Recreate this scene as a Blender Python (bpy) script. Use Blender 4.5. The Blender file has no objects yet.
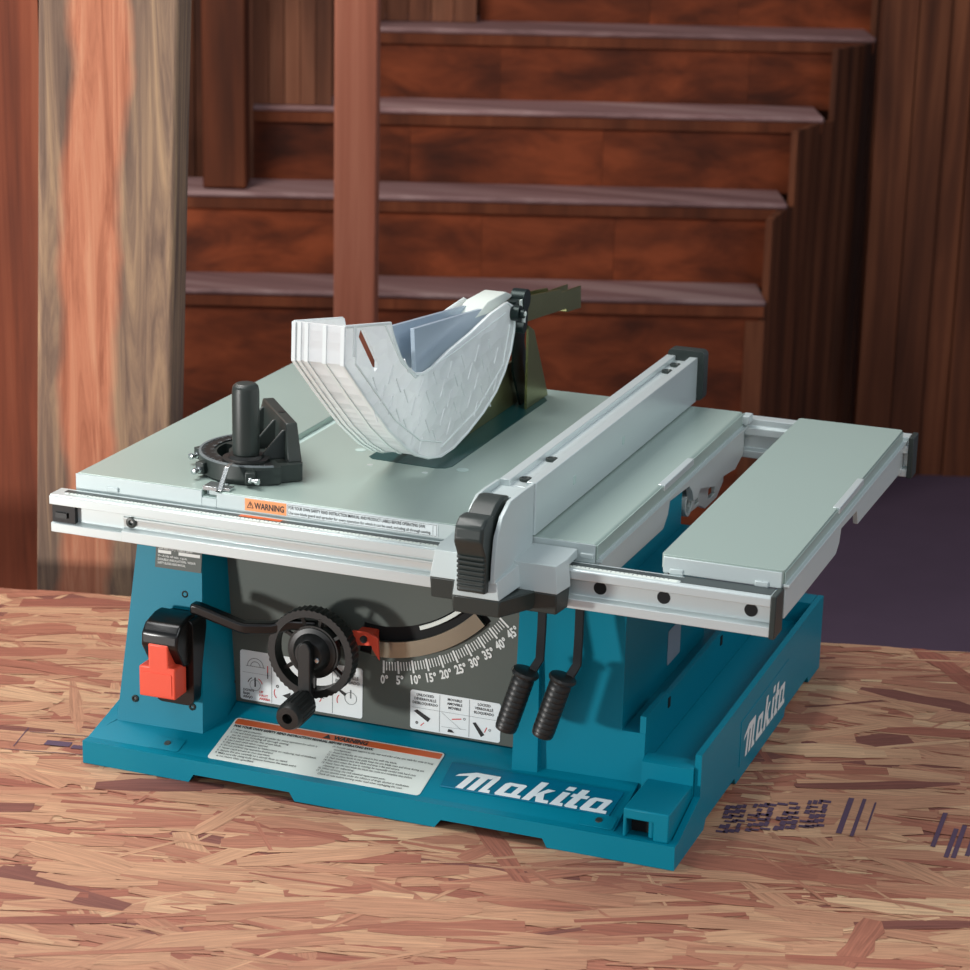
import bpy, bmesh, math, random
from math import sin, cos, pi, radians
from mathutils import Vector, Matrix
from mathutils.geometry import tessellate_polygon
random.seed(7)
S = bpy.context.scene
COL = S.collection
CX, CY, CZ, AZ, EL, ROLL, FPX = 1.289039, -2.178431, 1.089069, -0.3602447, 0.2950518, 0.0220394, 2439.376

# ------------------------------------------------------------------ materials
def srgb(r, g, b):
    f = lambda c: (c/255/12.92) if c/255 <= .04045 else ((c/255+.055)/1.055)**2.4
    return (f(r), f(g), f(b), 1)
def newmat(name):
    m = bpy.data.materials.new(name); m.use_nodes = True
    nt = m.node_tree; b = nt.nodes['Principled BSDF']
    return m, nt, b
def N(nt, t, **k):
    n = nt.nodes.new(t)
    for a, v in k.items():
        if a in n.inputs: n.inputs[a].default_value = v
        else: setattr(n, a, v)
    return n
def plain(name, rgb, rough=.5, metal=0., bump=0., bscale=300., var=.06, coat=0., spec=.5):
    m, nt, b = newmat(name)
    b.inputs['Roughness'].default_value = rough; b.inputs['Metallic'].default_value = metal
    b.inputs['Coat Weight'].default_value = coat; b.inputs['Coat Roughness'].default_value = .15
    b.inputs['Specular IOR Level'].default_value = spec
    tc = N(nt, 'ShaderNodeTexCoord'); no = N(nt, 'ShaderNodeTexNoise', Scale=9., Detail=3.)
    nt.links.new(tc.outputs['Object'], no.inputs['Vector'])
    mx = N(nt, 'ShaderNodeMix', data_type='RGBA')
    c = srgb(*rgb)
    mx.inputs[6].default_value = tuple(x*(1-var) for x in c[:3])+(1,); mx.inputs[7].default_value = tuple(min(1, x*(1+var)) for x in c[:3])+(1,)
    nt.links.new(no.outputs['Fac'], mx.inputs[0]); nt.links.new(mx.outputs[2], b.inputs['Base Color'])
    if bump:
        n2 = N(nt, 'ShaderNodeTexNoise', Scale=bscale, Detail=2.); bp = N(nt, 'ShaderNodeBump', Strength=bump, Distance=.0005)
        nt.links.new(tc.outputs['Object'], n2.inputs['Vector']); nt.links.new(n2.outputs['Fac'], bp.inputs['Height'])
        nt.links.new(bp.outputs['Normal'], b.inputs['Normal'])
    return m
M = {}
M['teal'] = plain('teal_plastic', (0, 124, 147), .42, bump=.12, bscale=700, var=.04, spec=.2)
M['teal_dark'] = plain('teal_plate', (0, 106, 134), .4, var=.03, spec=.2)
M['panel'] = plain('charcoal_painted_steel', (76, 84, 78), .55, bump=.1, bscale=900, var=.03)
M['black'] = plain('black_plastic', (24, 27, 26), .42, bump=.15, bscale=900)
M['blackg'] = plain('glossy_black', (10, 11, 11), .28)
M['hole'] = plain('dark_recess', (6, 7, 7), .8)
M['char'] = plain('green_black_plastic', (42, 50, 47), .42, bump=.1, bscale=800)
M['grey'] = plain('grey_coated_aluminium', (160, 178, 170), .33, metal=.1, var=.02)
M['groove'] = plain('grey_coated_recess', (186, 206, 200), .5, var=.02)
M['silver'] = plain('silver_painted_cast', (192, 203, 202), .4, metal=.15, var=.02)
M['alu'] = plain('brushed_aluminium', (208, 218, 217), .3, metal=.35, var=.02)
M['chrome'] = plain('bright_steel', (200, 205, 205), .22, metal=.9)
M['olive'] = plain('dull_steel', (150, 152, 108), .3, metal=.9, var=.15)
M['dsteel'] = plain('dark_steel', (26, 40, 38), .35, metal=.5, var=.1)
M['insert'] = plain('dark_teal_insert', (24, 74, 74), .32, var=.05)
M['bluegrey'] = plain('blue_grey_steel', (168, 184, 198), .3, metal=.2, var=.05)
M['rack'] = plain('curved_steel', (150, 150, 136), .3, metal=.85, var=.3)
M['red'] = plain('red_plastic', (232, 84, 58), .42, var=.03)
M['white'] = plain('white_label', (228, 236, 236), .4, var=.01)
M['cream'] = plain('pale_label', (222, 230, 222), .4, var=.01)
M['orange'] = plain('orange_label', (205, 96, 48), .45, var=.03)
M['orange2'] = plain('light_orange_label', (240, 158, 98), .45, var=.02)
M['ink'] = plain('black_ink', (26, 28, 30), .5)
M['inkgrey'] = plain('grey_ink', (110, 118, 120), .5)
M['redink'] = plain('red_ink', (205, 60, 60), .5)
M['logo'] = plain('white_logo', (232, 240, 240), .4, var=.01)
M['tick'] = plain('white_print', (222, 226, 222), .5, var=.01)
M['scale'] = plain('dark_scale_tape', (58, 66, 66), .4)

# clear ribbed plastic of the guard
m, nt, b = newmat('cloudy_clear_plastic'); M['clear'] = m
b.inputs['Base Color'].default_value = (.97, .98, .98, 1); b.inputs['Roughness'].default_value = .18
b.inputs['Subsurface Weight'].default_value = 0
tr = N(nt, 'ShaderNodeBsdfTransparent'); tr.inputs[0].default_value = (.95, .97, .97, 1)
tl = N(nt, 'ShaderNodeBsdfTranslucent'); tl.inputs[0].default_value = (.9, .93, .92, 1)
m1 = N(nt, 'ShaderNodeMixShader'); m2 = N(nt, 'ShaderNodeMixShader')
tc = N(nt, 'ShaderNodeTexCoord'); mp = N(nt, 'ShaderNodeMapping'); mp.inputs['Rotation'].default_value = (radians(40), 0, 0); mp.inputs['Scale'].default_value = (1, 26, 60)
vo = N(nt, 'ShaderNodeTexVoronoi', Scale=1.0, feature='F1'); bp_ = N(nt, 'ShaderNodeBump', Strength=.9, Distance=.003)
nt.links.new(tc.outputs['Object'], mp.inputs[0]); nt.links.new(mp.outputs[0], vo.inputs['Vector']); nt.links.new(vo.outputs['Distance'], bp_.inputs['Height'])
for q in (b, tl): nt.links.new(bp_.outputs['Normal'], q.inputs['Normal'])
m1.inputs[0].default_value = .35; m2.inputs[0].default_value = .13
nt.links.new(b.outputs[0], m1.inputs[1]); nt.links.new(tl.outputs[0], m1.inputs[2])
nt.links.new(m1.outputs[0], m2.inputs[1]); nt.links.new(tr.outputs[0], m2.inputs[2])
nt.links.new(m2.outputs[0], nt.nodes['Material Output'].inputs[0])
M['rim'] = plain('clear_plastic_edge', (240, 246, 244), .2, var=.01)

def wood(name, c1, c2, c3, axis='Z', scale=1., rough=.75, dark=(30, 14, 10), stain=.35, seed=0., spec=.3):
    m, nt, b = newmat(name); L = nt.links.new
    b.inputs['Roughness'].default_value = rough; b.inputs['Specular IOR Level'].default_value = spec
    tc = N(nt, 'ShaderNodeTexCoord'); mp = N(nt, 'ShaderNodeMapping')
    s = {'X': (1.2, 26, 26), 'Z': (26, 26, 1.2)}[axis]
    mp.inputs['Scale'].default_value = tuple(v*scale for v in s); mp.inputs['Location'].default_value = (seed, seed*1.7, seed*.3)
    at = N(nt, 'ShaderNodeAttribute', attribute_name='tone')
    L(tc.outputs['Object'], mp.inputs[0])
    ad = N(nt, 'ShaderNodeVectorMath', operation='ADD'); L(mp.outputs[0], ad.inputs[0])
    sc = N(nt, 'ShaderNodeMath', operation='MULTIPLY'); sc.inputs[1].default_value = 37.; L(at.outputs['Fac'], sc.inputs[0]); L(sc.outputs[0], ad.inputs[1])
    n1 = N(nt, 'ShaderNodeTexNoise', Scale=1., Detail=6., Roughness=.6, Distortion=.6); L(ad.outputs[0], n1.inputs['Vector'])
    cr = N(nt, 'ShaderNodeValToRGB'); e = cr.color_ramp.elements
    e[0].position = .32; e[0].color = srgb(*c1); e[1].position = .68; e[1].color = srgb(*c3); k = cr.color_ramp.elements.new(.5); k.color = srgb(*c2)
    L(n1.outputs['Fac'], cr.inputs[0])
    mp2 = N(nt, 'ShaderNodeMapping'); s2 = {'X': (1.1, 7, 7), 'Z': (7, 7, 1.1)}[axis]; mp2.inputs['Scale'].default_value = s2
    mp2.inputs['Location'].default_value = (seed*3, 1, seed)
    L(tc.outputs['Object'], mp2.inputs[0]); n2 = N(nt, 'ShaderNodeTexNoise', Scale=1., Detail=4.); L(mp2.outputs[0], n2.inputs['Vector'])
    r2 = N(nt, 'ShaderNodeMapRange'); r2.inputs['From Min'].default_value = .5; r2.inputs['From Max'].default_value = .72; r2.inputs['To Max'].default_value = stain; L(n2.outputs['Fac'], r2.inputs['Value'])
    mx = N(nt, 'ShaderNodeMix', data_type='RGBA'); L(r2.outputs[0], mx.inputs[0]); L(cr.outputs[0], mx.inputs[6]); mx.inputs[7].default_value = srgb(*dark)
    # board to board tone
    r3 = N(nt, 'ShaderNodeMapRange'); r3.inputs['To Min'].default_value = .72; r3.inputs['To Max'].default_value = 1.2; L(at.outputs['Fac'], r3.inputs['Value'])
    hs = N(nt, 'ShaderNodeHueSaturation'); L(r3.outputs[0], hs.inputs['Value']); L(mx.outputs[2], hs.inputs['Color']); L(hs.outputs[0], b.inputs['Base Color'])
    bm = N(nt, 'ShaderNodeBump', Strength=.35, Distance=.004); L(n1.outputs['Fac'], bm.inputs['Height']); L(bm.outputs[0], b.inputs['Normal'])
    return m
M['riser'] = wood('red_stained_wood_across', (88, 40, 20), (122, 57, 29), (144, 70, 38), 'X', .5, stain=.75)
M['tread'] = wood('worn_tread_wood', (118, 88, 86), (146, 112, 110), (170, 140, 136), 'X', .5, rough=.6, stain=.3, dark=(84, 46, 40))
M['clad'] = wood('red_brown_boards', (72, 38, 23), (104, 58, 36), (134, 80, 52), 'Z', .5, stain=.6)
M['cladp'] = wood('dusty_red_boards', (92, 54, 38), (126, 78, 56), (154, 102, 76), 'Z', .5, stain=.6)
M['slim'] = wood('pinkish_post_wood', (142, 84, 64), (164, 98, 76), (182, 118, 94), 'Z', .7, stain=.15)
M['newel'] = wood('dark_red_post_wood', (98, 50, 28), (118, 60, 34), (136, 74, 44), 'Z', .5, stain=.5)
M['leftwall'] = wood('left_wall_boards', (100, 52, 36), (140, 72, 48), (160, 92, 64), 'Z', .6, stain=.65, dark=(56, 34, 32))
M['floor'] = plain('dark_concrete', (78, 62, 80), .7, bump=.3, bscale=30, var=.12)

# weathered thick post: orange heartwood band between grey weathered edges
m, nt, b = newmat('weathered_post_wood'); M['bigpost'] = m; L = nt.links.new
b.inputs['Roughness'].default_value = .8
tc = N(nt, 'ShaderNodeTexCoord'); mp = N(nt, 'ShaderNodeMapping'); mp.inputs['Scale'].default_value = (38, 38, 2.2); L(tc.outputs['Object'], mp.inputs[0])
n1 = N(nt, 'ShaderNodeTexNoise', Scale=1., Detail=7., Roughness=.65, Distortion=1.2); L(mp.outputs[0], n1.inputs['Vector'])
ca = N(nt, 'ShaderNodeValToRGB'); e = ca.color_ramp.elements; e[0].position = .3; e[0].color = srgb(84, 66, 58); e[1].position = .7; e[1].color = srgb(184, 150, 116)
k = ca.color_ramp.elements.new(.48); k.color = srgb(132, 106, 88)
cb = N(nt, 'ShaderNodeValToRGB'); e = cb.color_ramp.elements; e[0].position = .3; e[0].color = srgb(150, 84, 58); e[1].position = .72; e[1].color = srgb(218, 158, 122)
k = cb.color_ramp.elements.new(.5); k.color = srgb(198, 126, 94)
L(n1.outputs['Fac'], ca.inputs[0]); L(n1.outputs['Fac'], cb.inputs[0])
uv = N(nt, 'ShaderNodeUVMap', uv_map='across'); sx = N(nt, 'ShaderNodeSeparateXYZ'); L(uv.outputs[0], sx.inputs[0])
mp2 = N(nt, 'ShaderNodeMapping'); mp2.inputs['Scale'].default_value = (4, 4, 4.2); L(tc.outputs['Object'], mp2.inputs[0])
n2 = N(nt, 'ShaderNodeTexNoise', Scale=1., Detail=3.); L(mp2.outputs[0], n2.inputs['Vector'])
a1 = N(nt, 'ShaderNodeMath', operation='MULTIPLY_ADD'); L(n2.outputs['Fac'], a1.inputs[0]); a1.inputs[1].default_value = .42; L(sx.outputs[0], a1.inputs[2])
a1b = N(nt, 'ShaderNodeMath', operation='SUBTRACT'); L(a1.outputs[0], a1b.inputs[0]); a1b.inputs[1].default_value = .61
a2 = N(nt, 'ShaderNodeMath', operation='ABSOLUTE'); L(a1b.outputs[0], a2.inputs[0])
r1 = N(nt, 'ShaderNodeMapRange'); r1.inputs['From Min'].default_value = .15; r1.inputs['From Max'].default_value = .23; r1.inputs['To Min'].default_value = 1; r1.inputs['To Max'].default_value = 0; L(a2.outputs[0], r1.inputs['Value'])
mx = N(nt, 'ShaderNodeMix', data_type='RGBA'); L(r1.outputs[0], mx.inputs[0]); L(ca.outputs[0], mx.inputs[6]); L(cb.outputs[0], mx.inputs[7])
L(mx.outputs[2], b.inputs['Base Color'])
bm = N(nt, 'ShaderNodeBump', Strength=.5, Distance=.003); L(n1.outputs['Fac'], bm.inputs['Height']); L(bm.outputs[0], b.inputs['Normal'])

# strand board: every strand carries its own tone and grain coordinates
m, nt, b = newmat('strand_board'); M['osb'] = m; L = nt.links.new
b.inputs['Roughness'].default_value = .62; b.inputs['Specular IOR Level'].default_value = .35
at = N(nt, 'ShaderNodeAttribute', attribute_name='tone'); uv = N(nt, 'ShaderNodeUVMap', uv_map='grain')
mp = N(nt, 'ShaderNodeMapping'); mp.inputs['Scale'].default_value = (14, 420, 1); L(uv.outputs[0], mp.inputs[0])
n1 = N(nt, 'ShaderNodeTexNoise', Scale=1., Detail=4., Roughness=.6, Distortion=.8); L(mp.outputs[0], n1.inputs['Vector'])
cr = N(nt, 'ShaderNodeValToRGB'); cr.color_ramp.interpolation = 'LINEAR'; els = cr.color_ramp.elements
els[0].position = 0; els[0].color = srgb(134, 86, 76); els[1].position = 1; els[1].color = srgb(226, 194, 156)
for p_, c in ((.12, (162, 102, 86)), (.3, (176, 118, 98)), (.5, (196, 148, 120)), (.72, (208, 164, 132)), (.88, (218, 178, 144))):
    k = els.new(p_); k.color = srgb(*c)
L(at.outputs['Fac'], cr.inputs[0])
r1 = N(nt, 'ShaderNodeMapRange'); r1.inputs['From Min'].default_value = .3; r1.inputs['From Max'].default_value = .7; r1.inputs['To Min'].default_value = .56; r1.inputs['To Max'].default_value = 1.04; L(n1.outputs['Fac'], r1.inputs['Value'])
hs = N(nt, 'ShaderNodeHueSaturation', Saturation=1.06); L(r1.outputs[0], hs.inputs['Value']); L(cr.outputs[0], hs.inputs['Color']); L(hs.outputs[0], b.inputs['Base Color'])
bm = N(nt, 'ShaderNodeBump', Strength=.3, Distance=.0006); L(n1.outputs['Fac'], bm.inputs['Height']); L(bm.outputs[0], b.inputs['Normal'])
M['stampink'] = plain('purple_stamp_ink', (84, 62, 84), .7, var=.2)

# ------------------------------------------------------------------ mesh builder
class MB:
    def __init__(s): s.v = []; s.f = []; s.X = None
    def add(s, vs, fs):
        o = len(s.v)
        s.v += [tuple(s.X(*p)) if s.X else tuple(p) for p in vs]
        s.f += [tuple(i+o for i in f) for f in fs]
    def box(s, x0, x1, y0, y1, z0, z1):
        s.add([(x0, y0, z0), (x1, y0, z0), (x1, y1, z0), (x0, y1, z0), (x0, y0, z1), (x1, y0, z1), (x1, y1, z1), (x0, y1, z1)],
              [(0, 3, 2, 1), (4, 5, 6, 7), (0, 1, 5, 4), (1, 2, 6, 5), (2, 3, 7, 6), (3, 0, 4, 7)]); return s
    def prism(s, poly, ax, a, b, holes=()):
        def P(p, t): return {'x': (t, p[0], p[1]), 'y': (p[0], t, p[1]), 'z': (p[0], p[1], t)}[ax]
        loops = [list(poly)]+[list(h) for h in holes]
        flat = [p for l in loops for p in l]; n = len(flat)
        vs = [P(p, a) for p in flat]+[P(p, b) for p in flat]; fs = []
        if holes or n > 5:
            for t in tessellate_polygon([[Vector((p[0], p[1], 0)) for p in l] for l in loops]):
                fs.append(tuple(t)); fs.append(tuple(i+n for i in reversed(t)))
        else:
            fs += [tuple(range(n)), tuple(i+n for i in reversed(range(n)))]
        o = 0
        for l in loops:
            k = len(l)
            for i in range(k): j = (i+1) % k; fs.append((o+i, o+j, o+j+n, o+i+n))
            o += k
        s.add(vs, fs); return s
    def loft(s, A, B):
        n = len(A); s.add(list(A)+list(B), [tuple(range(n)), tuple(i+n for i in reversed(range(n)))]+[(i, (i+1) % n, (i+1) % n+n, i+n) for i in range(n)]); return s
    def cyl(s, p0, p1, r0, r1=None, n=20):
        r1 = r0 if r1 is None else r1; p0 = Vector(p0); p1 = Vector(p1); d = (p1-p0).normalized()
        a = d.orthogonal().normalized(); c = d.cross(a)
        A = [p0+(a*cos(2*pi*i/n)+c*sin(2*pi*i/n))*r0 for i in range(n)]; B = [p1+(a*cos(2*pi*i/n)+c*sin(2*pi*i/n))*r1 for i in range(n)]
        return s.loft(A, B)
    def lathe(s, p0, d, prof, n=28):
        p0 = Vector(p0); d = Vector(d).normalized(); a = d.orthogonal().normalized(); c = d.cross(a); vs = []; fs = []
        for r, t in prof:
            vs += [p0+d*t+(a*cos(2*pi*i/n)+c*sin(2*pi*i/n))*max(r, 1e-5) for i in range(n)]
        for k in range(len(prof)-1):
            for i in range(n): j = (i+1) % n; fs.append((k*n+i, k*n+j, (k+1)*n+j, (k+1)*n+i))
        fs.append(tuple(range(n))); fs.append(tuple((len(prof)-1)*n+i for i in reversed(range(n)))); s.add(vs, fs); return s
    def tube(s, pts, r, n=8, w=None):
        pts = [Vector(p) for p in pts]; vs = []; fs = []; rs = r if isinstance(r, (list, tuple)) else [r]*len(pts)
        up = None
        for i, p in enumerate(pts):
            d = (pts[min(i+1, len(pts)-1)]-pts[max(i-1, 0)]).normalized()
            if up is None: up = d.orthogonal().normalized()
            a = (up-d*up.dot(d)).normalized(); up = a; c = d.cross(a)
            vs += [p+(a*cos(2*pi*k/n)+c*sin(2*pi*k/n))*rs[i] for k in range(n)]
        for i in range(len(pts)-1):
            for k in range(n): j = (k+1) % n; fs.append((i*n+k, i*n+j, (i+1)*n+j, (i+1)*n+k))
        fs.append(tuple(range(n))); fs.append(tuple((len(pts)-1)*n+k for k in reversed(range(n)))); s.add(vs, fs); return s
    def bar(s, pts, w, h, up=(0, 0, 1)):   # rectangular section along a path
        pts = [Vector(p) for p in pts]; U = Vector(up); vs = []; fs = []
        for i, p in enumerate(pts):
            d = (pts[min(i+1, len(pts)-1)]-pts[max(i-1, 0)]).normalized(); a = d.cross(U).normalized(); c = a.cross(d)
            vs += [p+a*w/2+c*h/2, p-a*w/2+c*h/2, p-a*w/2-c*h/2, p+a*w/2-c*h/2]
        for i in range(len(pts)-1):
            for k in range(4): j = (k+1) % 4; fs.append((i*4+k, i*4+j, (i+1)*4+j, (i+1)*4+k))
        fs.append((0, 1, 2, 3)); e = (len(pts)-1)*4; fs.append((e+3, e+2, e+1, e)); s.add(vs, fs); return s
    def build(s, name, mat, parent=None, bevel=0, smooth=35, loc=None, seg=2):
        me = bpy.data.meshes.new(name); o = bpy.data.objects.new(name, me); COL.objects.link(o)
        base = Vector((0, 0, 0))
        if parent: o.parent = parent; base = WL[parent.name]
        elif loc: base = Vector(loc); o.location = loc
        WL[o.name] = base
        me.from_pydata([tuple(Vector(p)-base) for p in s.v], [], s.f)
        bm_ = bmesh.new(); bm_.from_mesh(me); bmesh.ops.recalc_face_normals(bm_, faces=bm_.faces); bm_.to_mesh(me); bm_.free()
        if smooth:
            for p in me.polygons: p.use_smooth = True
            me.set_sharp_from_angle(angle=radians(smooth))
        me.materials.append(M[mat])
        if bevel:
            b = o.modifiers.new('bevel', 'BEVEL'); b.width = bevel; b.segments = seg; b.limit_method = 'ANGLE'; b.angle_limit = radians(30); b.harden_normals = False
        return o
WL = {}
def thing(name, loc, label, cat, group=None):
    o = bpy.data.objects.new(name, None); COL.objects.link(o); o.location = loc; WL[o.name] = Vector(loc); o.empty_display_size = .05
    o['label'] = label; o['category'] = cat
    if group: o['group'] = group
    return o
def rrect(w, h, r, n=4, x0=0, y0=0):
    pts = []
    for cx, cy, a in ((w-r, h-r, 0), (r, h-r, 90), (r, r, 180), (w-r, r, 270)):
        for i in range(n+1): t = radians(a+90*i/n); pts.append((x0+cx+r*cos(t), y0+cy+r*sin(t)))
    return pts
def frame(o, xd, yd):
    o = Vector(o); xd = Vector(xd).normalized(); yd = Vector(yd).normalized(); zd = xd.cross(yd)
    return lambda a, b, c=0: o+xd*a+yd*b+zd*c
def text_geo(mb, body, size, F, x, y, off=0., off_z=.0004, align='LEFT', shear=0., sx=1., rot=0., fit=None):
    cu = bpy.data.curves.new('lettering', 'FONT'); cu.body = body; cu.size = size; cu.offset = off; cu.align_x = align; cu.shear = shear; cu.resolution_u = 2
    ob = bpy.data.objects.new('lettering', cu); COL.objects.link(ob)
    me = bpy.data.meshes.new_from_object(ob.evaluated_get(bpy.context.evaluated_depsgraph_get()))
    if fit and len(me.vertices):
        xs = [v.co.x for v in me.vertices]; sx = fit/(max(xs)-min(xs))
    c, s_ = cos(rot), sin(rot)
    vs = []
    for v in me.vertices:
        a, b_ = v.co.x*sx, v.co.y; vs.append(F(x+a*c-b_*s_, y+a*s_+b_*c, off_z))
    mb.add(vs, [tuple(p.vertices) for p in me.polygons])
    bpy.data.objects.remove(ob); bpy.data.curves.remove(cu); bpy.data.meshes.remove(me)

def weld(o):
    # fuse the overlapping solids of one moulding into a single skin
    t = MB().box(-5, -4.99, 0, .01, 0, .01); me2 = bpy.data.meshes.new('t'); me2.from_pydata(t.v, [], t.f); o2 = bpy.data.objects.new('t', me2); COL.objects.link(o2)
    m_ = o.modifiers.new('b', 'BOOLEAN'); m_.operation = 'DIFFERENCE'; m_.solver = 'EXACT'; m_.use_self = True; m_.object = o2
    bpy.context.view_layer.update()
    me = bpy.data.meshes.new_from_object(o.evaluated_get(bpy.context.evaluated_depsgraph_get()))
    o.modifiers.clear(); o.data = me; bpy.data.objects.remove(o2); bpy.data.meshes.remove(me2)
    b_ = bmesh.new(); b_.from_mesh(me); bmesh.ops.remove_doubles(b_, verts=b_.verts, dist=.0001); bmesh.ops.dissolve_limit(b_, angle_limit=radians(.5), verts=b_.verts, edges=b_.edges); b_.to_mesh(me); b_.free()
    me.set_sharp_from_angle(angle=radians(35))

# ------------------------------------------------------------------ THE SAW
saw = thing('table_saw', (.32, .3, 0), 'teal portable benchtop table saw with grey metal top standing on the strand board', 'table saw')
RA = radians(14.4)
RZ = lambda y: .026+(y-.012)*.257
ramp = lambda x, s_, off=0: Vector((x, s_, RZ(s_)+off))

bd = MB()
def hfoot(segs, h=.0095):   # outline bottom with notches
    pts = []
    for a, b_, up in segs: pts += [(a, h if up else 0), (b_, h if up else 0)]
    return pts
fr = hfoot([(0, .131, 0), (.137, .252, 1), (.258, .42, 0), (.427, .54, 1), (.545, .682, 0)])
bd.prism(fr+[(.682, .0262), (0, .0262)], 'y', 0, .0125)                       # front lip
sd = hfoot([(.0, .108, 0), (.115, .228, 1), (.236, .448, 0), (.453, .562, 1), (.568, .625, 0)])
bd.prism(sd+[(.625, .094), (.60, .0945), (.088, .092), (.088, .045), (.012, .0262), (0, .0262)], 'x', .675, .682)   # side wall with logo
bd.prism([(.0121, .004), (.0121, .0259), (.105, .0499), (.60, .05), (.60, .004)], 'x', .0, .613)     # sloping deck
bd.prism([(.0123, .013), (.0123, .0255), (.098, .0255), (.098, .013)], 'x', .6133, .6747)                       # corner pocket floor
bd.prism([(.084, .01), (.084, .076), (.09, .079), (.104, .079), (.104, .01)], 'x', .6187, .6746)       # front wall of side channel
bd.prism([(.10, .01), (.10, .068), (.60, .068), (.60, .01)], 'x', .6189, .6744)                        # channel floor
bd.prism([(.59, .01), (.59, .094), (.624, .094), (.624, .01)], 'x', .6133, .6742)
bd.prism([(.094, .012), (.094, .122), (.17, .122), (.178, .117), (.60, .122), (.60, .012)], 'x', .612, .6185)  # inner wall
bd.prism([(.0935, .02), (.0935, .103), (.60, .103), (.60, .02)], 'x', .5, .6115)                       # ledge right of tower
# left tower, tapering
bd.loft([(.016, .048, .03), (.123, .05, .03), (.136, .084, .03), (.136, .50, .03), (.016, .50, .03)],
        [(.036, .083, .292), (.107, .085, .292), (.121, .112, .292), (.121, .47, .292), (.036, .47, .292)])
bd.loft([(.0, .02, .0), (.014, .046, .0), (.014, .55, .0), (.0, .55, .0)], [(.0, .02, .027), (.016, .048, .036), (.016, .55, .036), (.0, .55, .027)])
# curved strip below the dark panel
bd.prism([(.085, .03), (.088, .045), (.094, .0495), (.102, .0525), (.1085, .0545), (.1085, .03)], 'x', .136, .476)
bd.box(.121, .478, .114, .50, .03, .294)
# rib and right tower
bd.loft([(.4755, .080, .035), (.504, .082, .035), (.504, .3, .035), (.4755, .3, .035)], [(.479, .0875, .294), (.499, .0895, .294), (.499, .3, .294), (.479, .3, .294)])
bd.loft([(.503, .0905, .035), (.618, .0935, .035), (.618, .3, .035), (.503, .3, .035)], [(.503, .0908, .1031), (.6182, .0936, .1031), (.6182, .3, .1031), (.503, .3, .1031)])
bd.prism([(.498, .0905), (.593, .093), (.593, .40), (.498, .40)], 'z', .09, .236)
bd.prism([(.4982, .0903), (.562, .0922), (.562, .39), (.4982, .39)], 'z', .2, .2938)
body = bd.build('base', 'teal', saw)
weld(body); bv = body.modifiers.new('bevel', 'BEVEL'); bv.width = .002; bv.segments = 3; bv.limit_method = 'ANGLE'; bv.angle_limit = radians(30)
WLb = WL[body.name]


cb_ = MB(); cb_.prism([(.625, .026), (.625, .058), (.6735, .058), (.6735, .026), (.657, .026), (.657, .0465), (.6285, .0465), (.6285, .026)], 'y', .004, .090)
cb_.prism([(.630, .026), (.630, .05), (.672, .05), (.672, .026)], 'y', .03, .0899)
cb_.build('corner_block', 'teal', saw, bevel=.002, seg=3)
MB().box(.629, .6565, .022, .0295, .0265, .046).build('corner_block_recess', 'hole', saw)
MB().cyl((.653, .016, .026), (.653, .016, .046), .004, n=12).build('corner_block_pin', 'teal', saw)
# screw pads on the deck
for xa in (.075, .575):
    pd = MB(); pd.X = lambda a, b, c: ramp(a, b, c); pd.prism(rrect(.036, .02, .002, x0=xa, y0=.013), 'z', .0002, .0008); o = pd.build('screw_pad', 'teal', saw, bevel=.0004)
    sc = MB(); sc.X = pd.X; sc.cyl((xa+.018, .024, .0005), (xa+.018, .024, .0016), .0042, .0035, 14); sc.build('pad_screw', 'char', o)
# slots in inner channel wall
for a, b_ in ((.17, .186), (.376, .392)):
    MB().box(.6184, .6194, a+.003, b_-.006, .103, .114).build('wall_slot', 'hole', saw)
# ---- dark front panel with tilt slot
AC = (.314, .321)
def warp(d): e = max(d, 0)/45; return radians(d*(1+.067*e)), 1-.052*e
def arcp(r, d): t, k = warp(d); return (AC[0]+r*k*sin(t), AC[1]-r*k*cos(t))
slot = [arcp(.185, d) for d in range(-9, 45, 3)]+[arcp(.150, d) for d in range(42, -12, -3)]
fp = MB(); fp.prism([(.126, .0555), (.474, .0555), (.474, .293), (.122, .293)], 'y', .110, .1125, holes=[slot])
panel = fp.build('front_panel', 'panel', saw)
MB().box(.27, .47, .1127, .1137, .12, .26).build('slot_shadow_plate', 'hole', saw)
rk = MB(); rk.prism([arcp(.184, d) for d in range(-4, 42, 2)]+[arcp(.166, d) for d in range(40, -6, -2)], 'y', .1045, .109); rk.build('tilt_rack', 'rack', saw, bevel=.001)
rk = MB(); rk.prism([arcp(.156, d) for d in range(16, 46, 2)]+[arcp(.1515, d) for d in range(44, 14, -2)], 'y', .1075, .1095); rk.build('tilt_rack_teeth', 'cream', saw)
F = frame((0, .1098, 0), (1, 0, 0), (0, 0, 1))   # panel plane, z out towards viewer
tk = MB(); tk.X = lambda a, b, c: F(a, b, c)
nm = MB()
for d in range(46):
    r0, r1, w = (.1905, .204 if d % 5 == 0 else .2005, .0011 if d % 5 == 0 else .0006)
    if d % 5 == 0: r0 = .1893
    t, k = warp(d); u = (sin(t), -cos(t)); p = (cos(t), sin(t))
    # the printed arc flattens slightly towards 45 degrees
    tk.add([(AC[0]+u[0]*r*k+p[0]*s_*w, AC[1]+u[1]*r*k+p[1]*s_*w, .0003) for r, s_ in ((r0, -1), (r0, 1), (r1, 1), (r1, -1))], [(0, 1, 2, 3)])
for d in range(0, 46, 5):
    t, k = warp(d); r = .2135
    text_geo(nm, '%d°' % d, .0138, F, AC[0]+sin(t)*r*k+.001, AC[1]-cos(t)*r*k+.0005-.003, off=.0005, align='CENTER', rot=t*.8, sx=.74)
tk.v += []; o1 = tk.build('angle_scale_marks', 'tick', saw, smooth=0); o2 = nm.build('angle_scale_numbers', 'tick', saw, smooth=0)
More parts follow.
